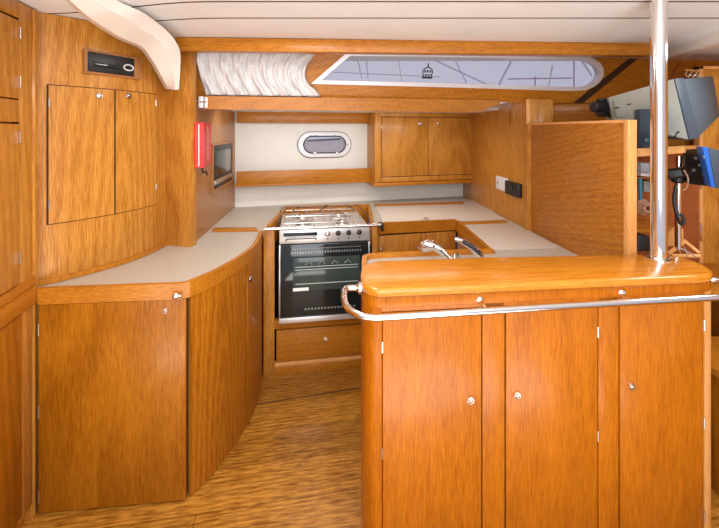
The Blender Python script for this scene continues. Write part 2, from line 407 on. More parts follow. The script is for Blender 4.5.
# ------------------------------------------------------------------ left locker bank
zc = lambda F, px, py: F.hit(px, py)[1]
lk = thing('locker_bank', 'tall teak locker bank at the far left edge with hinged doors', 'cabinet', (-1.3,1.3,0))
MB().fbox(FK, 0, 1.15, .02, .30, 0, 2.075, 0).build('body', 'teak_d', lk)
fr = MB(); d0 = FK.hit(19,200)[0]
zs = [(0,.86),(.985-.065,.97)]
fr.fbox(FK, .01, d0, 0, .021, .06, 2.075); fr.fbox(FK, d0, 1.15, 0, .021, 2.01, 2.075); fr.fbox(FK, d0, 1.15, 0, .021, 1.61, 1.695)
fr.build('face_frame', 'teak_v', lk)
MB().fbox(FK, .005, 1.15, -.014, .02, .875, .945, .004).fbox(FK, .005, 1.15, -.008, .02, .945, .985, .003).build('rail', 'teak_d', lk)
def lkdoor(w0, w1, hs):
    d = MB().fbox(FK, d0+.003, .62, -.004, .018, w0, w1, .002).build('door', 'teak_v', lk)
    for h in hs:
        hinge(d, FK.pt(d0+.003, -.006, zc(FK, 19, h)), .045)
    return d
lkdoor(1.70, 2.0, (33,82)); lkdoor(.99, 1.603, (137,258))
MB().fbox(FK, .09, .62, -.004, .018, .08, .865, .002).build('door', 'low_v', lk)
MB().prism([(-1.41,1.62),(-1.362,1.61),(-1.338,1.622),(-1.330,1.640),(-1.335,1.66),(-1.41,1.70)], 0, 2.075, .002).build('corner_post', 'teak_v', lk)
# curved upper locker
ul_ = thing('wall_locker', 'curved teak upper locker with a pair of doors above the left worktop', 'cabinet', (-1.25,1.95,.922))
MB().sheet([tuple(p) for p in curveU], .922, 2.078, .05).build('body', 'teak_v', ul_)
MB().sheet([tuple(p) for p in cut(curveU, 0, 999, .010)], .922, .945, .012).build('base_moulding', 'teak_h', ul_)
pz = lambda px, py, path: EYE-(py-HZ)/FPX*near(path, px)[1]
# dark recess line and doors
big = spline([tuple(p) for p in curveU], 3)
zt0, zb0 = pz(100,89,big), pz(100,216,big)
MB().sheet([tuple(p) for p in cut(big, 46.2, 156.5, .001)], zb0-.004, zt0+.004, .003).build('door_recess', 'gap', ul_)
for (x0, x1, hx, kx) in ((47.5,114.3,48,98), (115,155.5,155,127)):
    d = MB().sheet([tuple(p) for p in cut(big, x0, x1, .006)], zb0, zt0, .006).build('door', 'curve_v' if False else 'side' if False else 'teak_v', ul_)
    p = near(big, kx); dd = near(big, kx+3)-near(big, kx-3); nn = Vector((dd.y, -dd.x)).normalized()
    knob(d, Vector((p[0],p[1],pz(kx,96,big)))+Vector((nn.x,nn.y,0))*.006, (nn.x,nn.y,0), .014)
    for hy in (103, 205 if hx < 100 else 187):
        q = near(big, hx); hinge(d, (q[0]+nn.x*.008, q[1]+nn.y*.008, pz(hx,hy,big)), .035)
# stereo set into the locker face
q0, q1 = near(big, 83), near(big, 138); FRd = Frame(tuple(q0), tuple(q1))
zr1, zr0 = pz(110,54.5,big), pz(110,75,big)
st = thing('car_radio', 'black radio set flush into the curved locker above its doors', 'radio', (q0.x, q0.y, zr0))
MB().fbox(FRd, -.002, FRd.L+.002, -.022, .02, zr0-.006, zr1+.006, .002).build('surround', 'side', st)
MB().fbox(FRd, .01, FRd.L*.86, -.026, -.02, zr0+.004, zr1-.004, .002).build('front_panel', 'black', st)
MB().fbox(FRd, .03, FRd.L*.6, -.029, -.025, zr0+.028, zr0+.05, .002).build('display', 'blackg', st)
ring = []
uc, wc = FRd.L*.74, (zr0+zr1)/2-.004
for k in range(20): t = k*math.pi/10; ring.append(FRd.pt(uc+.024*math.cos(t), -.029, wc+.014*math.sin(t)))
MB().tube(ring, .003, 8, closed=True).build('dial_ring', 'wplast', st, 'white oval ring')

# ------------------------------------------------------------------ left base unit
bu = thing('base_cabinet', 'teak base cabinet with flat front and bulging curved end on the left', 'cabinet', (-1.0,1.9,0))
cin = [tuple(p) for p in cut(curveP, 0, 999, -.02)]
MB().prism([(-1.31,1.665),(-.75,1.722)]+cin[2:]+[(-.66,3.2),(-1.0,3.3),(-.93,2.35),(-1.2,2.35),(-1.31,1.9)], .012, .889).build('body', 'gap', bu)
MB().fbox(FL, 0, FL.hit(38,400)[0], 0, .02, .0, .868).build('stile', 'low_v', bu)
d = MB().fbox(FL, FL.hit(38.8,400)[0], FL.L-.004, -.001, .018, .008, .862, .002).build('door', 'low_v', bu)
u, w = FL.hit(165.5,310); knob(d, FL.pt(u,0,w), -FL.n)
for y in (330,412,497): fhinge(d, FL, 38.5, y)
for x0, x1 in ((188.8,245.8), (246.8,262.6)):
    seg = cut(curveP, x0-1.5 if x0 < 200 else x0, x1, .001)
    if x0 < 200: seg = seg[1:]
    d = MB().sheet([tuple(p) for p in seg], .004, .862, .018).build('curved_door', 'curve_v', bu)
    if x0 > 200:
        p = near(curveP, 248.6); knob(d, (p.x+.004, p.y, pz(248,280,curveP)), (.95,-.3,0), .013)
MB().prism([(-1.30,1.70),(-.77,1.75)]+[tuple(p) for p in cut(curveP, 0, 999, -.06)][3:]+[(-.9,2.5)], 0, .012).build('plinth', 'gap', bu)
# catch at the corner
lt = MB(); cc = FL.pt(FL.hit(177,302)[0], -.022, .885)
lt.lathe(cc+Vector((0,.004,0)), -FL.n, [(0,.012),(.004,.012),(.006,.007),(.014,.009),(.018,.002)]); lt.lathe(cc+Vector((.018,.006,0)), (.3,-1,0), [(0,.009),(.004,.009),(.012,.005),(.014,.001)])
tag(lt.build('catch', 'chrome'), 'small chrome catch on the worktop edge at the left cabinet corner', 'catch')

# ------------------------------------------------------------------ worktop
ZW = .92
outer = [(-1.33,1.665),(-.755,1.72)]+[tuple(p) for p in cut(curveP, 0, 999, -.016)][2:]+[(-.578,2.60),(-.60,3.24),(.075,3.33),(.095,2.73),(.165,2.765),(.706,2.875),(.716,2.165),(.11,2.095),(.035,2.05),(.03,1.62),
         (1.17,1.80),(1.03,3.99),(-1.065,3.415),(-.957,2.26),(-1.1,2.31),(-1.168,1.96),(-1.278,1.79),(-1.37,1.69)]
wt = thing('worktop', 'speckled beige laminate worktop running around the galley', 'worktop', (0,2.6,ZW-.03))
MB().prism(outer, ZW-.03, ZW).build('surface', 'lam', wt)
fd1 = [(-1.32,1.6375),(-.76,1.692)]+[tuple(p) for p in cut(curveP, 0, 999, .003)][1:]
MB().sheet(fd1, .864, .930, .022).build('edge_fiddle', 'teak_h', wt)
MB().sheet([(.10,2.715),(.15,2.755),(.18,2.768),(.69,2.865)], .862, .938, .022).build('edge_fiddle', 'teak_h', wt)
MB().sheet([(.688,2.87),(.70,2.13)], .862, .934, .022).build('edge_fiddle', 'teak_d', wt)
back = spline([(.70,2.155),(.35,2.115),(.11,2.08),(.035,2.055),(.012,1.98),(.012,1.6)], 6)
MB().sheet([tuple(p) for p in back][::-1], .862, .942, .024, (.4,1.8)).build('edge_fiddle', 'isl_top', wt)
# bay surround behind the cooker
MB().box(-.61, -.585, 2.62, 3.25, .80, .955, .002).build('bay_side', 'teak_d', wt)
MB().box(.07, .092, 2.72, 3.33, .80, .955, .002).build('bay_side', 'teak_d', wt)
Fb = Frame((-.61,3.235), (.085,3.33)); MB().fbox(Fb, 0, Fb.L, 0, .02, .75, .962, .002).build('bay_back', 'teak_h', wt)
# flush lids
ld = thing('counter_lid', 'speckled lid with long wooden inlay let into the back worktop', 'lid', (.4,3.1,ZW+.001))
A = [PZ(374,203.5,ZW),PZ(480,201,ZW),PZ(505,221,ZW),PZ(383,222.4,ZW)]
MB().prism([(p.x,p.y) for p in A], ZW+.0005, ZW+.007, .001).build('panel', 'lid', ld)
A = [PZ(375,207.2,ZW),PZ(463,205,ZW),PZ(464,202.6,ZW),PZ(374,204.8,ZW)]
MB().prism([(p.x,p.y) for p in A], ZW+.007, ZW+.012, .001).build('inlay', 'teak_h', ld)
p = PZ(425.7,220.3,ZW); MB().lathe((p.x,p.y,ZW+.006), (0,0,1), [(0,.022),(.004,.022),(.006,.012),(.012,.012),(.014,.002)]).build('ring_pull', 'steel', ld)
l2 = thing('chopping_lid', 'pale laminate lid with wooden bar lying on the right worktop', 'lid', (.8,2.5,ZW+.001))
A = [PZ(462,226.5,ZW),PZ(513,224.5,ZW),PZ(558,248.6,ZW),PZ(490,251.5,ZW)]
MB().prism([(p.x,p.y) for p in A], ZW+.0005, ZW+.012, .002).build('panel', 'lid', l2)
A = [PZ(461,224,ZW),PZ(505,222,ZW),PZ(508,224,ZW),PZ(463,226,ZW)]
MB().prism([(p.x,p.y) for p in A], ZW+.0005, ZW+.016, .001).build('bar', 'teak_h', l2)
A = [PZ(212,232.5,ZW),PZ(214,229.3,ZW),PZ(256,228.8,ZW),PZ(258,231.6,ZW)]
tag(MB().prism([(p.x,p.y) for p in A], ZW+.0005, ZW+.012, .001).build('wooden_inlay', 'teak_h'), 'short teak strip let into the left worktop beside the cooker', 'wood strip')

# ------------------------------------------------------------------ cooker bay front
un = thing('oven_housing', 'teak housing around the cooker with a drawer underneath', 'cabinet', (-.3,2.65,0))
u275, u372, u264 = FS.hit(274.5,300)[0], FS.hit(372.5,300)[0], FS.hit(263.5,300)[0]
MB().fbox(FS, u264, u275, 0, .05, .0, .936, .002).build('upright', 'teak_v', un)
MB().fbox(FS, u372, u372+.035, 0, .05, .0, .936, .002).build('upright', 'teak_v', un)
MB().fbox(FS, u264, u372+.03, .03, .62, .0, .012, 0).fbox(FS, u264, u264+.01, .05, .62, 0, .86, 0).fbox(FS, u372+.02, u372+.03, .05, .62, 0, .86, 0).fbox(FS, u264, u372, .60, .62, 0, .75, 0).build('body', 'gap', un)
MB().fbox(FS, u275, u372, .004, .05, .29, .345, .002).build('rail', 'teak_h', un)
MB().fbox(FS, u275, u372, -.006, .05, .0, .052, .003).build('plinth', 'teak_h', un)
MB().fbox(FS, u275, u372, -.010, .03, .052, .075, .004).build('moulding', 'light', un, 'paler moulding below the drawer')
dr = MB().fbox(FS, u275+.012, u372-.006, -.001, .03, .082, .283, .003).build('drawer', 'teak_h', un)
u, w = FS.hit(325.5,338.5); knob(dr, FS.pt(u,0,w), -FS.n, .014)

# cooker: slightly swung forward at the foot
ck = thing('cooker', 'stainless gimballed gas cooker with black oven door between the teak uprights', 'cooker', (-.23,2.62,.35))
FO = Frame(tuple(FS.pt(0,-.03,0))[:2], tuple(FS.pt(1,-.03,0))[:2], lean=.05, lean0=.6)
cu0, cu1 = FO.hit(279.5,280)[0], FO.hit(369.5,280)[0]
MB().fbox(FO, cu0, cu1, .022, .50, .36, .915, .004).build('body', 'steel', ck)
MB().fbox(FO, cu0-.003, cu1+.003, -.001, .022, .345, .378, .003).build('base_strip', 'enamel', ck)
dO = MB().fbox(FO, cu0+.004, cu1-.004, -.008, .022, .385, .842, .006).build('oven_door', 'blackg', ck)
MB().fbox(FO, cu0-.004, cu0+.006, -.010, .022, .385, .842, .002).build('door_edging', 'steel', dO); MB().fbox(FO, cu1-.006, cu1+.004, -.010, .022, .385, .842, .002).build('door_edging', 'steel', dO)
a0, b1 = FO.hit(293,258); a1, b0 = FO.hit(360,287)
wp = MB().fbox(FO, a0, a1, -.0095, -.006, b0, b1, .001).build('oven_window', 'ovenin', dO)
bk = MB()
for k in range(4):
    uu = a0+.10+.085*k; bk.tube([FO.pt(uu-.022,-.011,b1-.045), FO.pt(uu,-.011,b1-.025), FO.pt(uu+.022,-.011,b1-.045)], .004, 6)
for w_ in (b1-.058, b1-.075, b0+.045): bk.tube([FO.pt(a0+.015,-.011,w_), FO.pt(a1-.015,-.011,w_)], .0035, 6)
bk.build('oven_rack', 'rack', dO)
vt = MB()
for k in range(26):
    uu = a0-.005+(a1-a0+.01)*k/25; vt.fbox(FO, uu-.005, uu+.004, -.0105, -.007, b1+.028, b1+.040, 0)
vt.build('vent_slots', 'rack', dO); vt = MB()
for k in range(30):
    uu = a0+(a1-a0)*k/29; vt.fbox(FO, uu-.0035, uu+.0035, -.0105, -.007, b1+.055, b1+.062, 0)
vt.build('vent_slots', 'rack', dO); vt = MB()
for k in range(16):
    uu = a0+.08+(a1-a0-.12)*k/15; vt.fbox(FO, uu-.006, uu+.006, -.0105, -.007, .425, .436, 0)
vt.build('vent_slots', 'rack', dO)
MB().fbox(FO, a0, a0+.10, -.0105, -.007, b0+.002, b0+.022, 0).build('rating_plate', 'enamel', dO)
cp = MB().fbox(FO, cu0-.002, cu1+.002, -.012, .03, .85, .938, .004).build('control_panel', 'enamel', ck)
MB().fbox(FO, cu0+.025, cu0+.24, -.018, -.010, .897, .918, .002).build('vent_strip', 'black', cp)
h0, h1 = FO.hit(286,238)[0], FO.hit(316,238)[0]
MB().tube([FO.pt(h0,-.012,.868), FO.pt(h0,-.030,.872), FO.pt(h0,-.032,.883), FO.pt(h1,-.032,.883), FO.pt(h1,-.030,.872), FO.pt(h1,-.012,.868)], .004, 8).build('handle', 'black', cp)
for px in (327.5, 338, 348.5, 359):
    u = FO.hit(px, 234)[0]
    MB().lathe(FO.pt(u,-.012,.905), -FO.n, [(0,.017),(.004,.017),(.006,.013),(.022,.011),(.024,.003)]).build('control_knob', 'black' if px > 335 else 'steel', cp)
for px in (327.5, 338, 348.5, 359):
    u = FO.hit(px, 240)[0]; MB().fbox(FO, u-.006, u+.006, -.014, -.010, .868, .874, 0).build('symbol', 'black', cp)
# hob
MB().fbox(FO, cu0, cu1, -.005, .50, .915, .938, .004).build('hob_plate', 'enamel', ck)
bc = [(.15,.13,.045), (.42,.13,.04), (.15,.36,.04), (.42,.36,.055)]
for bu_, bv, br in bc:
    c0 = FO.pt(cu0+bu_, bv, .938)
    bb = MB().lathe(c0, (0,0,1), [(0,br*1.25),(.004,br*1.2),(.006,br),(.014,br),(.016,br*.8),(.022,br*.75),(.024,.003)]).build('burner', 'steel', ck)
ps = MB()
for bu_, bv, br in bc:
    for k in range(4):
        t = k*math.pi/2+.785; a = FO.pt(cu0+bu_+.10*math.cos(t), bv+.10*math.sin(t), .968); b = FO.pt(cu0+bu_+.03*math.cos(t), bv+.03*math.sin(t), .968)
        ps.tube([a-Vector((0,0,.03)), a, b], .003, 6)
for v in (.03, .245, .46): ps.tube([FO.pt(cu0+.03,v,.968), FO.pt(cu1-.03,v,.968)], .003, 6)
for v in (.03, .30, .555): ps.tube([FO.pt(cu0+v,.03,.968), FO.pt(cu0+v,.46,.968)], .003, 6)
ps.build('pan_support', 'steel', ck)
hr = MB(); z1 = .985
hr.tube([FO.pt(cu0,-.0,.94), FO.pt(cu0-.005,.0,z1), FO.pt(cu0-.005,.48,z1), FO.pt(cu1+.005,.48,z1), FO.pt(cu1+.005,0,z1), FO.pt(cu1,0,.94)], .004, 8)
hr.build('hob_rail', 'dark', ck)
for sx, ex, yy in ((cu0+.07,cu0+.13,.36), (cu0+.27,cu0+.34,.36), (cu1-.10,cu1-.04,.36)):
    w_ = .06 if sx < cu1-.2 else -.06
    MB().tube([FO.pt(sx if w_ > 0 else ex, yy, .975), FO.pt(ex if w_ > 0 else sx, .42, 1.005), FO.pt((sx+ex)/2+w_*.2, .47, .985)], .004, 6).build('pan_clamp', 'dark', ck)
# crash bar in front
cb = thing('crash_bar', 'straight steel grab bar across the front of the cooker', 'grab rail', (-.2,2.53,.95))
pa, pb = P(264,229.3,2.50), P(381,225,2.62)
MB().tube([pa, pa.lerp(pb,.5), pb], .0095, 12).build('bar', 'chrome', cb)
MB().tube([pa+Vector((.01,0,0)), pa+Vector((.01,.09,-.015))], .009, 10).build('bracket', 'chrome', cb)
MB().lathe(pb+Vector((.0,.02,-.005)), (0,1,-.1), [(-.02,.018),(.0,.02),(.02,.017),(.09,.012)]).tube([pb, pb+Vector((.012,.0,-.04))], .011, 8).build('bracket', 'black', cb, 'black end bracket')

# cupboard right of the cooker
xc = thing('base_cabinet', 'low teak cupboard between the cooker and the right worktop', 'cabinet', (.4,2.9,0))
MB().prism([(.12,2.76),(.66,2.90),(.66,3.3),(.12,3.3)], .04, .89).build('body', 'gap', xc)
MB().fbox(FX, .0, FX.L, .005, .022, .04, .09).fbox(FX, 0, .035, .005, .022, .09, .862).build('face_frame', 'teak_v', xc)
d = MB().fbox(FX, .037, .34, .002, .02, .095, .855, .002).build('door', 'teak_v', xc)
MB().fbox(FX, .343, FX.L, .002, .02, .095, .855, .002).build('door', 'teak_v', xc)
u, w = FX.hit(379.5,249)
MB().lathe(FX.pt(u+.01,0,w), -FX.n, [(0,.012),(.006,.012),(.012,.006),(.02,.009)]).tube([FX.pt(u+.01,-.018,w+.03), FX.pt(u+.01,-.022,w), FX.pt(u+.014,-.018,w-.045)], .006, 8).build('handle', 'chrome', d, 'chrome lever handle')
rc = thing('base_cabinet', 'right-hand teak cupboard under the lidded worktop by the sink', 'cabinet', (.9,2.7,0))
MB().prism([(.715,2.17),(1.13,2.2),(1.05,3.3),(.705,3.2)], .04, .89).build('body', 'gap', rc)
FQ = Frame((.70,2.88),(.712,2.15)); MB().fbox(FQ, 0, FQ.L, -.0, .018, .05, .861, .002).build('side_panel', 'teak_d', rc)

# ------------------------------------------------------------------ back wall shelf and cupboard
sh = thing('shelf', 'long teak shelf with raised front below the porthole', 'shelf', (-.4,3.5,1.09))
us1 = FBk.hit(374,175,-.10)[0]
MB().fbox(FBk, .02, us1, -.11, -.0, 1.125, 1.14).build('board', 'teak_h', sh)
MB().fbox(FBk, .02, us1, -.125, -.105, 1.12, 1.235, .004).build('front_rail', 'teak_h', sh)
MB().fbox(FBk, .0, us1, -.135, -.10, 1.108, 1.125, .004).build('edge_moulding', 'teak_h', sh)
rl = thing('wall_rail', 'teak rail along the top of the cream wall above the porthole', 'rail', (-.4,3.6,1.64))
MB().fbox(FBk, .02, us1+.2, -.05, -.001, 1.645, 1.735, .003).build('board', 'teak_h', rl)
MB().fbox(FBk, .02, us1+.2, -.056, -.05, 1.64, 1.655, .002).build('bead', 'teak_h', rl)
po = thing('porthole', 'oval opening porthole with bright metal rim and dogs in the cream wall', 'porthole', tuple(FBk.pt(FBk.hit(324.5,144.5)[0],0,1.4)))
MB().holed(FBk, oval(FBk,324.5,144.5,26,12.3), oval(FBk,324.5,144.5,21,8.4), -.022, .0).build('rim', 'rim', po)
ro = [FBk.pt(u_,-.014,w_) for u_, w_ in oval(FBk,324.5,144.5,26,12.3)]; MB().tube(ro, .006, 6, closed=True).build('outer_seal', 'dark', po)
ro = [FBk.pt(u_,-.020,w_) for u_, w_ in oval(FBk,324.5,144.5,20.8,8.3)]; MB().tube(ro, .006, 6, closed=True).build('inner_seal', 'dark', po)
MB().plate(FBk, oval(FBk,324.5,144.5,20.6,8.1), .004, .010).build('pane', 'glass', po)
ovl = oval(FBk,324.5,144.5,20.4,8.0); wmid = FBk.hit(324,140)[1]
MB().plate(FBk, [(u_, min(w_, wmid)) for u_, w_ in ovl], .020, .026).build('blind', 'blind', po, 'lilac-grey blind drawn over the glass')
MB().plate(FBk, [(FBk.hit(308,141)[0],FBk.hit(308,141.5)[1]),(FBk.hit(341,138)[0],FBk.hit(341,140)[1]),(FBk.hit(341,138)[0],FBk.hit(341,138)[1]),(FBk.hit(308,139)[0],FBk.hit(308,139.8)[1])], .014, .019).build('blind_rod', 'black', po)
for px in (314.5, 336.5):
    u, w = FBk.hit(px, 153.5); MB().fbox(FBk, u-.012, u+.012, -.036, -.018, w-.012, w+.014, .004).build('dog', 'rim', po)
for px, py in ((311,135.8),(315.5,135.6),(334,135.6),(339,136),(303,144.5),(347,144.5)):
    u, w = FBk.hit(px, py); MB().lathe(FBk.pt(u,-.022,w), -FBk.n, [(0,.006),(.003,.005),(.004,.001)], 8).build('bolt', 'black', po)
# wall cupboard
wc_ = thing('wall_cupboard', 'teak wall cupboard with two doors on the back wall', 'cabinet', (.6,3.7,1.09))
vW = -.24
c0u, c1u = FBk.hit(375,140,vW)[0], FBk.hit(478,140,vW)[0]
MB().fbox(FBk, c0u, c1u, vW+.02, -.0, 1.085, 1.735, .002).build('body', 'teak_v', wc_)
def cw(y, px=425): return FBk.hit(px, y, vW)[1]
ff = MB(); x0, x1 = FBk.hit(381.5,140,vW)[0], FBk.hit(472.5,140,vW)[0]
ff.fbox(FBk, c0u, x0, vW, vW+.021, 1.12, 1.735); ff.fbox(FBk, x1, c1u, vW, vW+.021, 1.12, 1.735); ff.fbox(FBk, x0, x1, vW, vW+.021, cw(117), 1.735); ff.fbox(FBk, x0, x1, vW, vW+.021, 1.12, cw(176))
ff.build('face_frame', 'teak_v', wc_)
MB().fbox(FBk, c0u-.012, c1u, vW-.015, -.0, 1.085, 1.115, .004).build('bottom_board', 'teak_h', wc_)
MB().fbox(FBk, x0, x1, vW+.012, vW+.0205, cw(176), cw(117), 0).build('door_recess', 'gap', wc_)
xm = FBk.hit(428.5,140,vW)[0]
for (a, b, k, h) in ((x0+.004, xm-.002, 419.5, x0+.004), (xm+.002, x1-.004, 437.5, x1-.004)):
    d = MB().fbox(FBk, a, b, vW-.002, vW+.016, cw(176)+.005, cw(117)-.005, .003).build('door', 'teak_v', wc_)
    u, w = FBk.hit(k, 123.5, vW); knob(d, FBk.pt(u,vW,w), -FBk.n, .017)
    for hy in (128, 168): hinge(d, FBk.pt(h, vW-.004, cw(hy)), .04, .005)

# ------------------------------------------------------------------ things on the brown side wall
ap = thing('microwave', 'built-in microwave in a teak surround on the brown side wall', 'microwave', tuple(FW.pt(.5,0,1.2)))
au0, au1 = FW.hit(210.5,165)[0], FW.hit(231,165)[0]
az0, az1 = 1.175, 1.475
MB().holed(FW, [(au0,az0-.018),(au1,az0-.018),(au1,az1+.012),(au0,az1+.012)], [(au0+.014,az0),(au1-.02,az0),(au1-.02,az1),(au0+.014,az1)], -.018, .0).build('surround', 'side', ap)
MB().fbox(FW, au0+.014, au1-.02, -.014, -.001, az0, az1, .002).build('front', 'black', ap)
MB().fbox(FW, au0+.07, au1-.10, -.019, -.012, az0+.09, az1-.04, .003).build('door_glass', 'blackg', ap)
MB().fbox(FW, au0+.04, au1-.05, -.020, -.012, az0+.03, az0+.06, .003).build('handle', 'steel', ap)
fb = thing('fire_blanket_box', 'red box hanging on the brown side wall below the deck board', 'fire blanket', tuple(P(197,168,2.36)))
FG = Frame(tuple(P(195,0,2.285))[:2], tuple(P(204,0,2.30))[:2])
bz1, bz0 = EYE-(122.5-HZ)/FPX*2.30, EYE-(168-HZ)/FPX*2.30
e0, e1 = Vector(P(195,0,2.285)), Vector(P(204,0,2.30)); e2 = FW.pt(FW.hit(211,140,-.012)[0],-.012,0)
q = [FW.pt(.05,-.001,0), e0, e1, e2, FW.pt(FW.hit(211,140)[0],-.001,0)]
MB().prism([(a.x,a.y) for a in q], bz0, bz1, .003).build('box', 'redp', fb)
FG2 = Frame((e1.x,e1.y), (e2.x,e2.y))
MB().fbox(FG, .018, .023, -.002, .0, bz0+.01, bz1-.01, 0).build('stripe', 'wplast', fb)
cu = bpy.data.curves.new('t', 'FONT'); cu.body = 'FIRE BLANKET'; cu.size = .036; cu.extrude = .0004
to = bpy.data.objects.new('t', cu); COL.objects.link(to); bpy.context.view_layer.update()
dg = bpy.context.evaluated_depsgraph_get(); me = bpy.data.meshes.new_from_object(to.evaluated_get(dg))
bm = bmesh.new(); bm.from_mesh(me)
uv_dir, up_ = FG2.d, Vector((0,0,1)); nrm = -FG2.n
Lx = max(v.co.x for v in bm.verts)
for v in bm.verts:
    x, y, z = v.co; x *= .21/Lx
    p = FG2.pt(FG2.L*.5+.014 - y*.9, 0, bz0+.03+x) + nrm*(.001+z); v.co = p
tm = MB(); tm.merge(bm); bpy.data.objects.remove(to); tm.build('lettering', 'wplast', fb, 'white upright lettering')
MB().tube([P(202,168,2.36), P(203,173,2.38), P(206,171,2.40), P(207,175,2.42)], .005, 6).build('pull_strap', 'black', fb)
bl = thing('barrel_bolt', 'white metal catch at the left end of the deck board', 'catch', tuple(P(200,103,2.34)))
MB().fbox(FV, ul-.03, ul-.002, -.010, .012, 1.712, 1.78, .003).build('plate', 'rim', bl)
MB().fbox(FV, ul+.004, ul+.022, -.012, .0, 1.712, 1.775, .003).build('plate', 'rim', bl)
MB().tube([FV.pt(ul-.018,-.014,1.745), FV.pt(ul+.018,-.014,1.745)], .006, 8).build('bolt', 'chrome', bl)

# sockets on the tall right wall
u0, u1 = FR.hit(497.3,180)[0], FR.hit(508.5,180)[0]
so = thing('wall_socket', 'white wall socket on the tall right wall', 'socket', tuple(FR.pt(u0,0,1.2)))
wz1, wz0 = FR.hit(503,177)[1], FR.hit(503,190.5)[1]
MB().fbox(FR, u0, u1, -.012, -.0005, wz0, wz1, .003).build('plate', 'wplast', so)
MB().fbox(FR, u0+.03, u0+.05, -.016, -.011, (wz0+wz1)/2-.015, (wz0+wz1)/2+.015, .002).build('rocker', 'lgrey', so)
u2, u3 = u1+.002, FR.hit(522.5,185)[0]
so2 = thing('wall_socket', 'black wall socket beside the white one on the tall right wall', 'socket', tuple(FR.pt(u2,0,1.2)))
MB().fbox(FR, u2, u3, -.03, -.0005, wz0-.005, wz1-.012, .004).build('plate', 'black', so2)
MB().lathe(FR.pt((u2+u3)/2,-.03,(wz0+wz1)/2-.008), -FR.n, [(0,.022),(.003,.022),(.004,.016),(.002,.002)]).build('socket_face', 'dark', so2)

# curtain
cv = MB(); NX, NZ = 90, 22; vs = []
top, bot = 2.06, 1.79
for j in range(NZ+1):
    t = j/NZ; w = top+(bot-top)*t; py = 51+46*t
    xl = 193+13*t**1.3; xr = 319-14*math.sin(min(1, t*1.05)*math.pi)**1.0 + (2 if t > .8 else 0)
    for i in range(NX+1):
        s_ = i/NX; px = xl+(xr-xl)*s_; u = FC.hit(px, py)[0]
        u = FC.hit(px, py, -.04)[0]; f = .017*math.sin(s_*62+2.2*math.sin(t*3+s_*5))+.009*math.sin(s_*117+4*t+1.5*math.sin(s_*9))+.006*math.sin(s_*31-5*t)+.007*math.sin(s_*23+t*16)
        f += .004*random.uniform(-1,1)
        vs.append(FC.pt(u, -.04+f, w))
fs = [(j*(NX+1)+i, j*(NX+1)+i+1, (j+1)*(NX+1)+i+1, (j+1)*(NX+1)+i) for j in range(NZ) for i in range(NX)]
cv.faces(vs, fs)
cu_o = cv.build('curtain', 'cloth', smooth=3.0); tag(cu_o, 'gathered white curtain bunched at the left end of the long window', 'curtain')
md = cu_o.modifiers.new('thickness', 'SOLIDIFY'); md.thickness = .003

# dome lamp on the ceiling
p = P(303,1.5,1.60); zl = cz(p.x, 1.60); lp = thing('ceiling_lamp', 'small round ceiling lamp lens at the top edge', 'lamp', (p.x, 1.60, zl-.03))
MB().lathe((p.x,1.60,zl+.004), (0,0,-1), [(0,.045),(.008,.045),(.010,.040)]).build('base', 'wplast', lp)
MB().lathe((p.x,1.60,zl-.006), (0,0,-1), [(0,.042),(.012,.040),(.024,.030),(.030,.004)]).build('lens', 'lamp', lp)

# ------------------------------------------------------------------ bar unit
isl = thing('bar_cabinet', 'orange teak bar cabinet with three doors in the foreground', 'cabinet', (.65,1.6,0))
body = [(.05,1.352),(1.235,1.478),(1.29,1.53),(1.31,1.66),(1.17,1.76),(.70,2.15),(.10,2.08),(.03,2.0),(.028,1.42)]
MB().prism(body, .08, .89).build('body', 'gap', isl)
MB().prism([(.09,1.42),(1.2,1.53),(1.2,1.7),(.7,2.1),(.1,2.0)], 0, .08).build('plinth', 'gap', isl)
x = lambda px: FI.hit(px, 420, .0)[0]
ZT = .985
lpost = spline([(.007,1.60),(.008,1.53),(.0095,1.45),(.016,1.39),(.038,1.352),(.072,1.3355)], 8)
lpost = [tuple(p) for p in lpost]+[tuple(FI.pt(x(381.6),0,0))[:2]]
MB().sheet(lpost[::1], .0, ZT, .018, (.6,1.8)).build('corner_panel', 'isl_v', isl)
MB().sheet([(.013,1.595),(.013,2.0),(.04,2.06)], 0, .862, .018, (.6,1.8)).build('side_panel', 'isl_v', isl)
rp0 = FI.pt(x(704.8),0,0)
rpost = spline([(rp0.x,rp0.y),(1.280,1.468),(1.300,1.480),(1.318,1.505),(1.335,1.56),(1.34,1.66)], 8)
MB().sheet([tuple(p) for p in rpost], .0, ZT, .018, (.6,1.8)).build('corner_panel', 'light', isl, 'rounded right corner, its highlight put into the colour')  # paler teak stands in for the highlight along the rounded corner
for a, b in ((482.6,504.6), (598.6,618.6)): MB().fbox(FI, x(a), x(b), 0, .018, .08, ZT, .0012).build('stile', 'isl_v', isl)
MB().fbox(FI, x(382), x(704), 0, .018, ZT-.012, ZT, 0).build('top_rail', 'isl_v', isl)
for a, b, k, ky, hx, hys in ((382.6,481.6,470,399.5,382.3,(347,453,)), (505.8,597.6,516.5,394.5,598,(332,436)), (619.8,703.8,630.5,385.5,704,(325,423,516))):
    d = MB().fbox(FI, x(a)+.0012, x(b)-.0012, -.001, .017, .10, ZT-.016, .0015).build('door', 'isl_v', isl)
    u, w = FI.hit(k, ky); knob(d, FI.pt(u,-.001,w), -FI.n, .0125)
    for hy in hys: hinge(d, FI.pt(x(hx), -.001, FI.hit(hx,hy)[1]), .038, .0035)
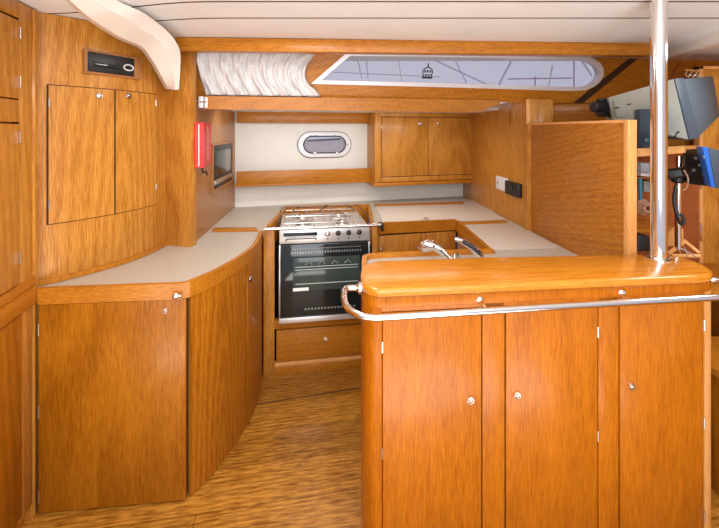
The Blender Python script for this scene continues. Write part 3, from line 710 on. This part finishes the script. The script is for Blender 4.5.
# raised bar top
foot = [(.018,1.585),(.006,1.54),(.003,1.47),(.010,1.385),(.032,1.345),(.062,1.328)]+[(1.247,1.455),(1.30,1.475),(1.338,1.51),(1.358,1.57),(1.36,1.64),(1.335,1.69),(1.27,1.715)]+[(.52,1.675),(.06,1.625)]
def dens(poly, n=5):
    s_ = spline([*poly, poly[0]], n)[:-1]; return [tuple(p) for p in s_]
def rounded(poly, r0=.03, seg=5):
    out = []; n = len(poly)
    for i in range(n):
        a, b, c_ = Vector(poly[i-1]), Vector(poly[i]), Vector(poly[(i+1) % n]); d1, d2 = (a-b), (c_-b); k = min(r0, d1.length*.45, d2.length*.45)
        p, q = b+d1.normalized()*k, b+d2.normalized()*k
        for j in range(seg+1):
            t = j/seg; out.append(tuple((1-t)**2*p+2*t*(1-t)*b+t*t*q))
    return out
def inset(poly, dd):
    n = len(poly); cx_ = sum(p[0] for p in poly)/n; res = []
    for i in range(n):
        a, c_ = Vector(poly[i-1]), Vector(poly[(i+1) % n]); d = (c_-a).normalized(); res.append((poly[i][0]-d.y*dd, poly[i][1]+d.x*dd))
    return res
fr_ = rounded(foot, .04, 4)
area = sum(fr_[i][0]*fr_[(i+1) % len(fr_)][1]-fr_[(i+1) % len(fr_)][0]*fr_[i][1] for i in range(len(fr_)))
sg = 1 if area > 0 else -1
bt = thing('wooden_counter', 'glossy varnished teak bar top with rounded ends above the cabinet doors', 'counter top', (.65,1.5,.985))
prof = [(.003,1.022),(0,1.026),(0,1.036),(.001,1.041),(.004,1.0455),(.008,1.0485),(.014,1.05)]
t = bmesh.new(); rings = []
for dd, z in prof: rings.append([t.verts.new((p[0],p[1],z)) for p in inset(fr_, dd*sg)])
n = len(fr_)
for A_, B_ in zip(rings, rings[1:]):
    for i in range(n): t.faces.new((A_[i],A_[(i+1)%n],B_[(i+1)%n],B_[i]))
t.faces.new(rings[-1]); t.faces.new(rings[0][::-1])
m_ = MB(); m_.merge(t); m_.build('slab', 'isl_top', bt)
MB().prism(inset(fr_, .006*sg), ZT, 1.023).build('fascia', 'isl_v', bt)
# chrome guard rail
FIr = Frame(tuple(FI.pt(0,-.055,0))[:2], tuple(FI.pt(1,-.055,0))[:2])
gr = thing('guard_rail', 'polished chrome guard rail bent around the front of the bar', 'rail', (.6,1.3,.99))
ZR = .981
a = FIr.pt(.03,0,ZR+.0); e_ = FIr.pt(1.40,0,ZR+.012)
pl = [Vector((.008,1.47,1.0)), Vector((-.038,1.468,1.0)), Vector((-.052,1.455,.998)), Vector((-.055,1.42,.995)), Vector((-.048,1.36,.990)), Vector((-.028,1.315,.986)), Vector((.008,1.284,.983)), Vector((.05,1.275,ZR))]
pl = spline(pl, 4)+[FIr.pt(.10,0,ZR), FIr.pt(.6,0,ZR+.006), FIr.pt(1.19,0,ZR+.011)]+spline([(1.30,1.408,ZR+.012),(1.352,1.43,ZR+.012),(1.392,1.475,ZR+.013),(1.40,1.53,ZR+.014),(1.375,1.565,ZR+.015),(1.345,1.57,ZR+.015)], 4)
MB().tube(pl, .0115, 14).build('bar', 'chrome', gr)
MB().lathe((.004,1.47,1.0), (-1,0,0), [(-.003,.022),(.006,.022),(.012,.014),(.016,.012)]).build('flange', 'chrome', gr)
for px, py in ((482.5,302.5), (624.5,295.5)):
    u, w = FI.hit(px, py, -.0); A_ = FI.pt(u-.008, .006, w+.008); B_ = FIr.pt(FIr.hit(px+4, py+5)[0]+.004, .004, ZR+.002)
    MB().tube([A_, A_.lerp(B_,.12), A_.lerp(B_,.2), B_], [.014,.014,.007,.0085], 12).build('standoff', 'chrome', gr)
# pole
pz_ = P(658.5,256,1.68)
pole = thing('mast_pole', 'vertical polished steel pole from the bar top to the ceiling', 'pole', (pz_.x,1.66,1.05))
pc = (658.8-CX)/FPX*1.655
MB().tube([(pc,1.655,1.05),(pc,1.655,1.5),(pc,1.655,2.142)], .0300, 28).build('tube', 'chrome', pole)
MB().lathe((pc,1.655,1.050), (0,0,1), [(0,.052),(.004,.052),(.006,.044),(.008,.033)], 28).build('base_flange', 'chrome', pole)

# taps
tp = thing('mixer_tap', 'chrome mixer tap with a thick spout rising behind the bar', 'tap', tuple(PZ(445,262,.93)))
b0_ = P(452,266,1.97); pts = [P(457,270,1.95), P(447,257,1.96), P(438,248.5,1.97), P(429,245.5,1.98), P(423,247.5,1.99)]
MB().tube(spline(pts,5), [.019]*9+[.021]*4+[.028]*6+[.029,.026], 14).build('spout', 'chrome', tp)
MB().lathe(pts[-1], (-.4,0,-.9), [(0,.026),(.014,.025),(.015,.016)]).build('spray_head', 'steel', tp)
MB().lathe((pts[0].x,pts[0].y,.92), (0,0,1), [(0,.03),(.008,.028),(.02,.018),(.06,.016)]).build('tap_base', 'chrome', tp)
t2 = thing('pump_tap', 'slim chrome tap with dark lever at the right of the mixer', 'tap', tuple(PZ(478,262,.93)))
pts = [P(481,262,2.0), P(478,253,2.0), P(470,246,2.01), P(461,240.5,2.03), P(455,239,2.04)]
MB().tube(spline(pts,5), [.021]*9+[.017]*6+[.012]*6, 12).build('spout', 'chrome', t2)
MB().tube(spline([p+Vector((.004,-.018,.002)) for p in pts[1:4]],5), .010, 8).build('lever', 'black', t2)
MB().lathe((pts[0].x,pts[0].y,.92), (0,0,1), [(0,.026),(.008,.024),(.02,.015),(.05,.013)]).build('tap_base', 'chrome', t2)

# ------------------------------------------------------------------ chart corner on the right
YN = 2.05
ns = thing('instrument_shelf', 'teak shelf beyond the partition carrying the grey instrument', 'shelf', (1.65,2.1,0))
MB().hexa([P(637,157,1.9),P(685,153,1.9),P(700,151,2.5),P(650,153,2.5),P(637,148.5,1.9),P(685,145.5,1.9),P(700,145.5,2.5),P(650,147,2.5)], .003).build('board', 'light', ns)
MB().box(1.40, 1.43, 2.1, 2.55, .75, 1.47).box(1.43, 2.15, 2.5, 2.55, .75, 1.47).build('back_panel', 'red', ns)
MB().box(1.30, 2.2, 2.05, 2.6, .72, .75).box(1.32, 1.36, 2.1, 2.5, 0, .72, .002).box(2.1, 2.14, 2.1, 2.5, 0, .72, .002).build('desk', 'teak_h', ns)
rd = thing('radar_display', 'large grey and slate instrument housing behind the steel pole', 'instrument', tuple(P(665,142,2.0)))
def block(front, back, mat, name, par, bev=.004):
    return MB().hexa([front[0],front[1],back[1],back[0],front[3],front[2],back[2],back[3]], bev).build(name, mat, par)
def quad(pts, Y0s): return [P(px, py, y) for (px, py), y in zip(pts, Y0s)]
bk_ = Vector((.10,.22,0))
q = quad([(614,122),(690,140),(675,78.5),(608,97.5)], [2.12,1.82,1.82,2.12]); block(q, [p+bk_ for p in q], 'lgrey', 'housing', rd)
q = quad([(690,140),(700,138),(684,77.5),(675,78.5)], [1.815,1.90,1.90,1.815]); block(q, [p+Vector((.03,.2,0)) for p in q], 'slate_d', 'hood', rd)
q = quad([(699,137),(720,116),(713,76),(684,79)], [1.92,2.3,2.3,1.92]); block(q, [p+Vector((-.02,.12,0)) for p in q], 'slate', 'rear_cover', rd)
q = quad([(617,117),(626,117),(624,96.5),(613,99.5)], [2.085,2.05,2.05,2.095]); block(q, [p+Vector((0,.03,0)) for p in q], 'mgrey', 'marked_plate', rd, .001)
MB().tube([P(627,104.5,2.03),P(631,104,2.02)], .003, 6).tube([P(614.5,108,2.085),P(619,107.5,2.07)], .003, 6).tube([P(674,137,1.80),P(676,135.5,1.80)], .004, 6).tube([P(676,134,1.80),P(679,131.5,1.80)], .004, 6).build('symbols', 'black', rd, 'small dark printed marks')
kd = thing('vhf_radio', 'dark teal handset box hanging below the grey instrument housing', 'radio', tuple(P(645,147,1.93)))
q = quad([(638,148),(668,147),(668,109),(640,109)], [1.93,1.80,1.80,1.93]); block(q, [p+Vector((.02,.07,0)) for p in q], 'slate_d', 'case', kd)
MB().lathe(P(645.5,140,1.89), (-.1,-1,0), [(0,.012),(.012,.010),(.014,.002)]).build('knob', 'slate', kd)
bo = thing('binoculars', 'black binoculars resting at the left end of the instrument', 'binoculars', tuple(P(602,118,2.2)))
for k, (px, py) in enumerate(((598,107),(604,112))):
    a_ = P(px, py, 2.16+.03*k); MB().lathe(a_, (1,.35,0), [(-.035,.022),(-.032,.028),(.0,.028),(.01,.024),(.05,.033),(.085,.034),(.088,.028)]).build('barrel', 'black', bo)
MB().tube([P(598,101,2.16),P(611,99,2.2)], .012, 8).build('bridge', 'black', bo)
mg = thing('chart_plotter', 'tilted black screen unit with blue edge at the right frame edge', 'screen', tuple(P(700,182,1.9)))
q = quad([(687,184),(714,187),(704,149),(684,150)], [1.95,1.80,1.80,1.95]); block(q, [p+Vector((.03,.05,0)) for p in q], 'black', 'case', mg)
q = quad([(716.2,188.5),(728,189),(719,150),(708.2,147.5)], [1.80,1.86,1.86,1.80]); block(q, [p+Vector((.02,.06,0)) for p in q], 'slate_d', 'screen_face', mg)
q = quad([(711.5,187),(716,188.5),(708,147),(702.5,147)], [1.79,1.79,1.79,1.79]); block(q, [p+Vector((.02,.06,0)) for p in q], 'blue', 'bezel', mg)
for px, py in ((695,158),(699,165),(693,170),(703,174)): MB().lathe(P(px,py,1.85), (-.3,-1,0), [(0,.009),(.012,.008),(.013,.002)], 10).build('plug', 'dark', mg)
MB().lathe(P(704,156.5,1.80), (-.2,-1,0), [(0,.009),(.008,.007),(.009,.001)], 10).build('screw', 'chrome', mg)
am = thing('swing_arm', 'black jointed bracket arm holding the blue edged screen', 'bracket', tuple(P(678,180,1.95)))
MB().tube([P(664,175,2.0),P(672,174,1.98),P(684,172,1.95),P(694,170,1.9)], [.022,.028,.026,.02], 10).build('arm', 'black', am)
MB().lathe(P(678,183,1.99), (0,0,1), [(0,.02),(.01,.03),(.05,.03),(.06,.02)]).build('clamp', 'black', am)
tu = tag(MB().tube([P(678,253,2.0),P(678,200,2.0),P(679,156,2.0)], .014, 14).build('support_tube', 'chrome'), 'slim steel tube standing below the swing arm', 'tube')
cb_ = MB(); cb_.tube(spline([P(676,185,1.96),P(674,200,1.96),P(677,215,1.95),P(681,224,1.95),P(684,221,1.95),P(681,214,1.95)],6), .008, 8)
tag(cb_.build('cable', 'black'), 'black cable looping down beside the slim steel tube', 'cable')
yc = MB().tube(spline([P(684,170,1.92),P(688,178,1.92),P(687,187,1.93),P(683,190,1.94)],6), .004, 6)
tag(yc.build('cable', 'rope'), 'thin yellow-tan cable hanging from the bracket arm', 'cable')
bp = thing('paper_box', 'pale blue papers packed in the pigeonhole left of the pole', 'papers', tuple(P(645,176,2.2)))
q = quad([(641,173),(652,173),(652,163),(641,163)], [2.2]*4); block(q, [p+Vector((0,.15,0)) for p in q], 'paper', 'stack', bp, .002)
q = quad([(641,176),(654,177),(654,173.5),(641,173.5)], [2.15]*4); block(q, [p+Vector((0,.15,0)) for p in q], 'wplast', 'sheet', bp, .001)
q = quad([(644,192),(655,192),(655,181),(644,181)], [2.25]*4); tag(block(q, [p+Vector((0,.1,0)) for p in q], 'mgrey', 'small_case', None, .003), 'grey case standing under the pale papers', 'case')
q = quad([(636,178.5),(672,178.5),(672,177),(636,177)], [2.2]*4); block(q, [p+Vector((0,.25,0)) for p in q], 'teak_h', 'divider', ns, .001)
q = quad([(636,233),(680,233),(680,229),(636,229)], [2.2]*4); block(q, [p+Vector((0,.25,0)) for p in q], 'teak_h', 'divider', ns, .001)
tag(MB().tube([P(640,178,2.0),P(640.5,200,2.0)], .008, 8).build('lanyard', 'teal'), 'teal strap hanging inside the chart corner', 'strap')
rb = MB(); ctr = P(643,207,2.0)
for k in range(5): rb.tube([ctr+Vector((.030*math.cos(t*math.pi/8)*(1-.12*k), -.008*k+.003*math.sin(t), .036*math.sin(t*math.pi/8)*(1-.12*k))) for t in range(16)], .0065, 6, closed=True)
tag(rb.build('rope_coil', 'rope'), 'small round coil of tan rope hung on the strap', 'rope')
q = quad([(637,252),(652,252),(650,236),(638,235)], [2.0]*4); bx_ = block(q, [p+Vector((0,.08,0)) for p in q], 'black', 'pouch', None, .01); tag(bx_, 'black pouch at the foot of the partition post', 'pouch')
wd = thing('chart_rack', 'pale wooden rack with slanting slats right of the pole foot', 'rack', tuple(P(680,256,1.98)))
MB().tube([P(668,254,1.98),P(685,241,2.05)], .012, 4).tube([P(672,256,1.95),P(700,256,1.95)], .010, 4).tube([P(684,241,2.05),P(699,253,2.0)], .010, 4).build('frame', 'light', wd)
MB().plate(Frame((1.55,2.1),(1.78,2.1)), [(0,.97),(.15,.97),(.15,1.06),(.10,1.07)], 0, .02).build('panel', 'light', wd)
MB().tube([P(680,248,1.93),P(697,257,1.9)], .003, 6).tube([P(684,247,1.93),P(688,257,1.9)], .003, 6).build('wire', 'chrome', wd)
hk = thing('key_hooks', 'row of small brass hooks under the ceiling moulding', 'hooks', tuple(P(692,76,2.3)))
MB().tube([P(685,70,2.5),P(700,71,2.5)], .006, 6).build('bar', 'light', hk)
for px in (687,692,697): MB().tube(spline([P(px,71,2.48),P(px-1.5,75,2.47),P(px+1,77.5,2.47),P(px+2.5,74.5,2.47)],4), .005, 6).build('hook', 'chrome', hk)
# lower seat front beyond the bar on the right edge
se = thing('settee_base', 'teak settee base seen past the right end of the bar', 'seat', (1.75,1.8,0))
MB().box(1.55, 2.7, 1.72, 1.78, 0, .52, .003).build('front_panel', 'low_v', se)
MB().box(1.53, 2.72, 1.70, 2.0, .52, .55, .004).build('seat_board', 'teak_h', se)

# ------------------------------------------------------------------ outside the long window
def outside(name, pts, r, mat, label, cat): return tag(MB().tube(pts, r, 8).build(name, mat), label, cat)
for (x1, y1, x2, y2, Y, r, m_, nm, lb) in (
    (357,57,362,79,9,.03,'mast','mast','pale mast nearest the pointed end of the window'),
    (366,57,368,79,9,.03,'mast','mast','thin pale mast second from the pointed window end'),
    (398,58,402,82,9,.02,'mast','mast','slim mast between the pointed end and the emblem'),
    (495,92,516,52,8,.05,'mast','spar','grey slanting spar seen through the middle of the window'),
    (430,58,486,84,9,.04,'mast','spar','grey spar sloping down beyond the emblem'),
    (574,96,574,50,8,.03,'boom','mast','mauve mast near the rounded end of the window'),
    (508,79,572,78,8,.03,'boom','boom','mauve boom level behind the right half of the window'),
    (330,72,440,77,10,.03,'mast','boom','pale boom level behind the left half of the window'),
    (580,58,592,76,8,.04,'mast','spar','short grey spar in the rounded end of the window'),
    (535,92,535,76,8,.03,'boom','mast','short mauve post below the mauve boom'),
    (455,60,470,90,9,.03,'mast','spar','grey strut leaning between emblem and middle spar')):
    outside(nm, [P(x1,y1,Y), P((x1+x2)/2,(y1+y2)/2,Y), P(x2,y2,Y)], r*.45, m_, lb, 'sailing boat rigging')

# ------------------------------------------------------------------ light
w = bpy.data.worlds.new('World'); sc.world = w; w.use_nodes = True
bg = w.node_tree.nodes['Background']; bg.inputs[0].default_value = (.66, .66, .78, 1); bg.inputs[1].default_value = .85
def area(name, loc, rot, sx, sy, e, col=(1,.99,.97)):
    l = bpy.data.lights.new(name, 'AREA'); l.shape = 'RECTANGLE'; l.size = sx; l.size_y = sy; l.energy = e; l.color = col
    o = bpy.data.objects.new(name, l); COL.objects.link(o); o.location = loc; o.rotation_euler = rot
area('frontal_fill', (.2,-.9,1.55), (math.radians(84),0,0), 2.2, 1.3, 38, (.98,.98,1))  # added soft fill from behind the camera, not a modelled opening
area('overhead_fill', (.1,.5,2.05), (0,0,0), 1.6, 1.0, 14)  # added overhead fill, no fitting modelled for it
area('galley_strip_light', (-.1,3.0,1.735), (math.radians(15),0,.2), 1.7, .12, 12)
area('galley_ceiling_light', (-.3,1.8,2.07), (0,0,0), .3, .3, 7)
area('chart_corner_fill', (1.9,1.6,2.0), (0,0,0), .4, .4, 7)  # added fill to brighten the upper right corner, no lamp there
area('upward_fill', (.3,-.3,.05), (math.pi,0,0), 2.4, 1.5, 60, (1,.99,.97))  # added fill shining up from floor level to whiten the ceiling
cam = bpy.data.cameras.new('camera'); co = bpy.data.objects.new('camera', cam); COL.objects.link(co)
co.location = (0,0,EYE); co.rotation_euler = (math.pi/2,0,0); cam.sensor_width = 36; cam.lens = 36*FPX/719; cam.shift_y = -(264-HZ)/719; cam.clip_start = .05
sc.camera = co
vs_ = sc.view_settings; vs_.view_transform = 'Standard'; vs_.look = 'None'; vs_.gamma = 1; vs_.use_curve_mapping = False; vs_.exposure = .10
sc.cycles.max_bounces = 8
